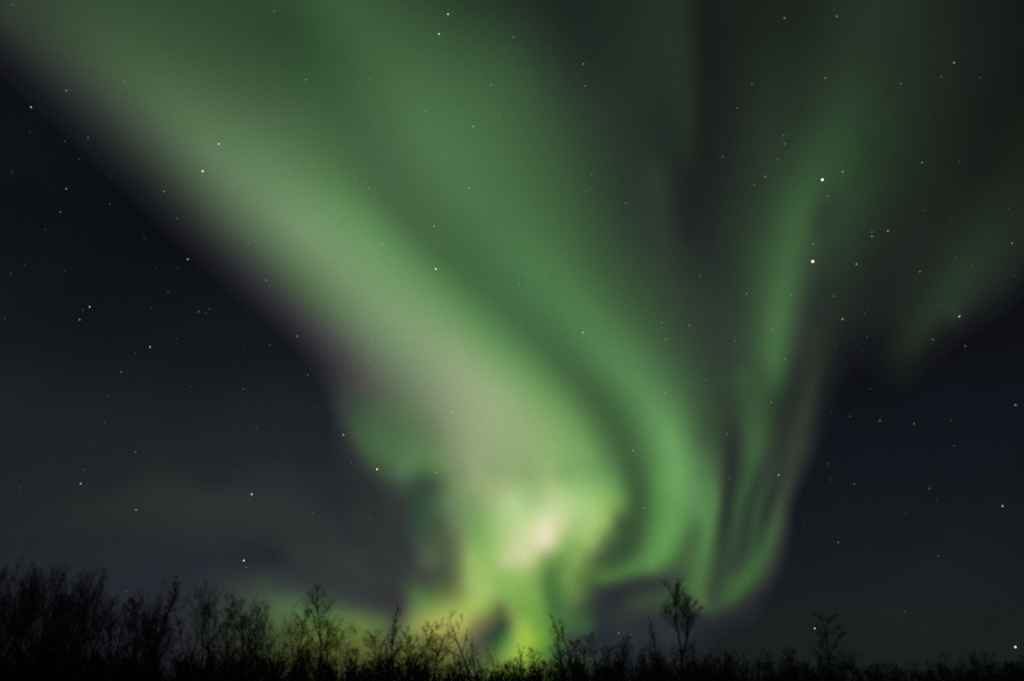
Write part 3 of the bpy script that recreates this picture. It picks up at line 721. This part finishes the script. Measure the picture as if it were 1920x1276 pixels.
def shrub_form(seed, H=3.4):
    rnd = np.random.default_rng(seed); k = dict(n2=7, n3=5, a2=(.3, .9), l2=(.3, .65), rt=.009, wander=.1, lift=.05)
    trunk, crown = [], []
    for s in range(13):
        a = rnd.uniform(0, 6.28); sp = rnd.uniform(.05, .6)
        P, R, _ = path(rnd, np.array([math.cos(a), math.sin(a), 0])*rnd.uniform(0, .6), np.array([math.cos(a)*sp, math.sin(a)*sp, 1]), H*rnd.uniform(.5, 1.0), .024, .008, 8, .09, .04)
        trunk.append((P, R)); foliate(rnd, crown, P, R, H*.4, 2, dict(k, n2=16, n3=6))
    return trunk, [], crown

def tree_meshes(name, parts, leaf):
    """meshes of one tree: trunk, its stoutest limbs one by one, the finer rest as the crown; limb feet kept where they grow"""
    trunk, limbs, crown = parts
    order = sorted(limbs, key=lambda b: -float(b[1][0])*len(b[0])*np.linalg.norm(b[0][-1]-b[0][0]))
    main, rest = order[:5], order[5:]
    tips = np.array([b[0][-1] for b in trunk+crown]); top = float(np.percentile(tips[:, 2], 100 if name == 'spruce' else 98.8))
    high = tips[tips[:, 2] > top*.95].mean(0)
    V, F = tubes(trunk, 6)
    out = [('trunk', mesh_from('trunk', V, F, BARK))]
    for b in main:
        V, F = tubes([b], 5); out.append(('limb', mesh_from('limb', V, F, BARK)))
    V, F = tubes([(p, r) for p, r in rest+crown], 3)
    out.append(('crown', mesh_from('crown', V, F, leaf)))
    return out, (top, high[0], high[1])

PROTO = {}
def proto(kind, variant):
    key = (kind, variant)
    if key not in PROTO:
        seed = 100+variant*17+sum(map(ord, kind))
        if kind == 'forked': parts = forked_tree(seed)
        elif kind == 'spruce': parts = spruce_tree(seed)
        elif kind == 'shrub': parts = shrub_form(seed)
        else: parts = stem_tree(seed, kind)
        PROTO[key] = tree_meshes(kind, parts, NEEDLE if kind == 'spruce' else TWIG)
    return PROTO[key]

def height_at(x, y, dist):
    """ground point at dist metres under direction (x, y) of the frame, and the height of that direction there"""
    a, e = frame_azel(x, y)
    return (dist*math.sin(math.radians(a)), dist*math.cos(math.radians(a))), EYE[2]+dist*math.tan(math.radians(e))

NAME = {'spruce': 'spruce_tree', 'shrub': 'shrub'}
def plant(x, y, dist, kind, variant, wide, turn, label, group=None, cat='tree', lean=0.0):
    parts, top = proto(kind, variant)
    (gx, gy), h = height_at(x, y, dist)
    root = obj(NAME.get(kind, 'bare_tree'), None, None, (gx, gy, -0.05))
    top, tx, ty = top
    s = (h+.05)/top
    cx = (tx*math.cos(turn)-ty*math.sin(turn))*s*wide*.8
    root.location.x -= cx
    root.scale = (s*wide, s*wide, s); root.rotation_euler = (0, lean, turn)
    tag(root, label, cat, group)
    for nm, me in parts: obj(nm, me, root)
    return root

# x, y of the top, distance, kind, variant, width, turn, label
G = 'bare trees along the edge of the wood'
TREES = [
 (4,1066,62,'broom',0,1.0,.3,'dense broom shaped bare tree cut by the left edge of the view'),
 (25,1066,66,'broom',1,.6,1.9,'narrow dense bare tree second from the left edge'),
 (86,1064,64,'broom',2,.85,2.7,'tall thick many stemmed bare tree, biggest dark clump on the left'),
 (110,1058,60,'broom',0,.9,4.1,'very tall bushy bare tree in the middle of the big left clump'),
 (140,1061,63,'broom',1,.8,.9,'tall bushy bare tree closing the right side of the big left clump'),
 (164,1090,68,'broom',2,.7,5.2,'shorter feathery bare tree leaning against the big left clump'),
 (188,1114,84,'birch',0,1,.2,'hazy bare tree just right of the big left clump'),
 (208,1122,88,'birch',1,0.9,2.2,'hazy slender bare tree left of the two low rounded crowns'),
 (238,1118,90,'birch',2,1,3.3,'hazy rounded bare tree right under a faint star'),
 (262,1120,88,'birch',3,0.9,1.2,'hazy slim bare tree left of the pointed tree'),
 (289,1110,74,'broom',1,.6,3.9,'dark bare tree hugging the pointed tree on its left'),
 (309,1074,66,'pointed',0,1.1,.4,'tall dark pointed tree among the broader bare trees on the left'),
 (345,1100,72,'open',0,1.0,.4,'open bare tree with forked stems right of the pointed tree'),
 (366,1088,70,'open',1,.9,1.4,'tall open bare tree with long spreading boughs'),
 (394,1092,72,'open',2,.9,2.5,'bare tree with arching boughs reaching out to the right over a dark gap'),
 (432,1117,76,'birch',1,0.9,4.4,'thin straight bare tree left of the flat topped one'),
 (452,1115,74,'birch',2,1.0,5.4,'flat topped bare tree at the left end of the green horizon glow'),
 (470,1150,84,'birch',3,1.1,.9,'small rounded bare tree beside the flat topped tree'),
 (497,1138,80,'birch',0,0.9,2.0,'bare tree with twin tufts in front of the green horizon glow'),
 (524,1127,76,'open',2,.75,4.7,'bare tree with a V shaped fork in the green horizon glow'),
 (575,1140,74,'birch',3,1.1,3.1,'bushy bare tree hugging the tall one in the green glow'),
 (599,1096,70,'birch',4,0.95,2.9,'tall bare tree with a tufted fork towering over the green glow'),
 (622,1162,80,'round',2,.7,.5,'low round bare tree between the tall tufted one and a wide round one'),
 (646,1161,72,'round',1,0.8,4.6,'wide round bare tree with curling branches in the yellow green glow'),
 (703,1180,78,'birch',4,1.3,3.5,'low dark round tree before the leaning narrow one'),
 (744,1140,72,'pointed',2,0.9,.7,'ragged narrow tree with a dark tip against the grey gap'),
 (764,1172,76,'birch',1,1.3,1.7,'see through bare tree right of the ragged narrow one'),
 (803,1166,72,'birch',0,1.5,5.0,'dense round bare tree in front of the yellow folds'),
 (830,1182,76,'birch',2,1.3,2.4,'smaller dense tree at the shoulder of the round one in the yellow folds'),
 (862,1142,62,'crooked',0,1.1,.6,'crooked nearly leafless sparse tree against the yellow folds'),
 (886,1190,80,'crooked',1,1.0,2.2,'thin twiggy tree beside the crooked one'),
 (925,1210,86,'round',2,.7,3.7,'low twiggy tree beneath the dark notch of the folds'),
 (975,1206,84,'crooked',1,1.0,4.0,'small gnarled tree before the brightest yellow green pillar'),
 (996,1213,88,'slim',1,1.2,.4,'little upright tree right of the gnarled one before the pillar'),
 (1042,1149,66,'slim',2,0.95,5.5,'spiky bare tree with short stubby boughs right of the pillar'),
 (1060,1162,68,'crooked',2,1.0,1.1,'leaning bare stem beside the spiky tree'),
 (1102,1184,78,'birch',2,1.0,2.1,'small pointed bare tree right of the spiky one with stubby boughs'),
 (1150,1208,86,'round',1,.7,.3,'low hazy tree under a lone white star'),
 (1172,1190,84,'birch',3,1,3.4,'hazy thin tree under a faint reddish star'),
 (1197,1195,82,'open',1,.7,.8,'low bare tree with drooping twigs left of the narrow pointed tree'),
 (1224,1163,76,'pointed',1,.9,1.4,'narrow pointed tree hugging the tall forked tree'),
 (1266,1086,64,'forked',0,1.12,0.0,'tallest bare tree on the right, trunk forked under a fan shaped crown'),
 (1292,1200,84,'round',0,.7,4.9,'low bare tree at the foot of the tall forked tree'),
 (1330,1222,88,'slim',0,1.2,2.6,'small dark tip right of the tall forked tree'),
 (1370,1215,86,'birch',4,1,.9,'small pointed bare tree midway along the low gap'),
 (1402,1232,92,'round',3,.7,1.9,'small rounded bare tree in the low gap of the wood'),
 (1432,1212,88,'birch',1,1,3.0,'thin spiky bare tree at the right end of the low gap'),
 (1470,1212,84,'birch',0,1.1,4.4,'small bare tree left of the lone thin tree with the orange star'),
 (1544,1147,68,'slim',4,1.35,.2,'lone thin tree with an orange star in its branches'),
 (1590,1216,80,'open',2,.8,5.7,'low twiggy tree leaning towards the lone thin tree'),
 (1602,1222,86,'round',2,.8,2.9,'low hazy bush like tree right of the lone thin tree'),
 (1645,1240,92,'round',0,.7,.1,'small round tree halfway to the right edge'),
 (1680,1240,94,'slim',0,1.1,1.3,'tiny pointed tree before the dark rounded clump'),
 (1742,1234,86,'broom',1,.8,.6,'dark rounded clump of a tree in the lower right wood'),
 (1800,1224,80,'open',0,.9,3.8,'hazy spreading tree with sideways boughs near the right edge'),
 (1835,1220,82,'broom',2,.9,2.0,'broad dark tree near the right edge'),
 (1893,1238,88,'slim',1,1.2,5.1,'slim small tree at the right edge under the brilliant star'),
 (1935,1232,84,'round',1,.8,4.2,'rounded tree cut by the right edge of the view'),
 (-40,1060,64,'broom',2,1.0,1.0,'dense bare tree just past the left edge'),
 (-95,1075,68,'round',3,1.0,.5,'rounded bare tree some way past the left edge'),
 (1990,1215,82,'open',1,.9,1.6,'spreading bare tree just past the right edge'),
]
for i, (x, y, d, kind, var, wide, turn, label) in enumerate(TREES):
    plant(x, y, d, kind, var, wide, turn, label, G)

# a deeper rank of the wood, hazy between the front trees
rk = random.Random(5)
x = 395.0
while x < 1960:
    top = np.interp(x, [395, 560, 700, 860, 960, 1080, 1250, 1400, 1600, 1750, 1960], [1196, 1206, 1212, 1216, 1228, 1208, 1200, 1220, 1220, 1234, 1224])
    plant(x, top+rk.uniform(-12, 26), rk.uniform(92, 116), rk.choice(('birch', 'birch', 'round', 'slim')), rk.randrange(4), rk.uniform(.9, 1.25), rk.uniform(0, 6.28),
          'small hazy bare tree deeper in the wood, glimpsed between the front trees', 'hazy trees deeper in the wood')
    x += rk.uniform(40, 62) if x < 950 else rk.uniform(24, 40)

# thicket of bare shrubs that closes the view under the trees
rnd = random.Random(11)
TOP = [(-200,1212),(0,1214),(160,1214),(300,1214),(420,1216),(520,1224),(640,1228),(760,1230),(860,1230),(960,1236),(1080,1228),(1200,1230),(1330,1240),(1450,1240),(1600,1244),(1720,1250),(1850,1244),(2100,1242)]
n = 0
for row, (dist, drop) in enumerate(((58, 26), (66, 16), (76, 8), (88, 0))):
    x = -170+rnd.uniform(0, 30)
    while x < 2090:
        y = np.interp(x, [p[0] for p in TOP], [p[1] for p in TOP])+drop+rnd.uniform(-12, 16)
        plant(x, y, dist+rnd.uniform(-4, 4), 'shrub', rnd.randrange(5), rnd.uniform(.9, 1.3), rnd.uniform(0, 6.28),
              'dark bare shrub in the thicket closing off the foot of the wood', 'bare shrubs of the thicket', 'shrub')
        x += rnd.uniform(44, 66); n += 1
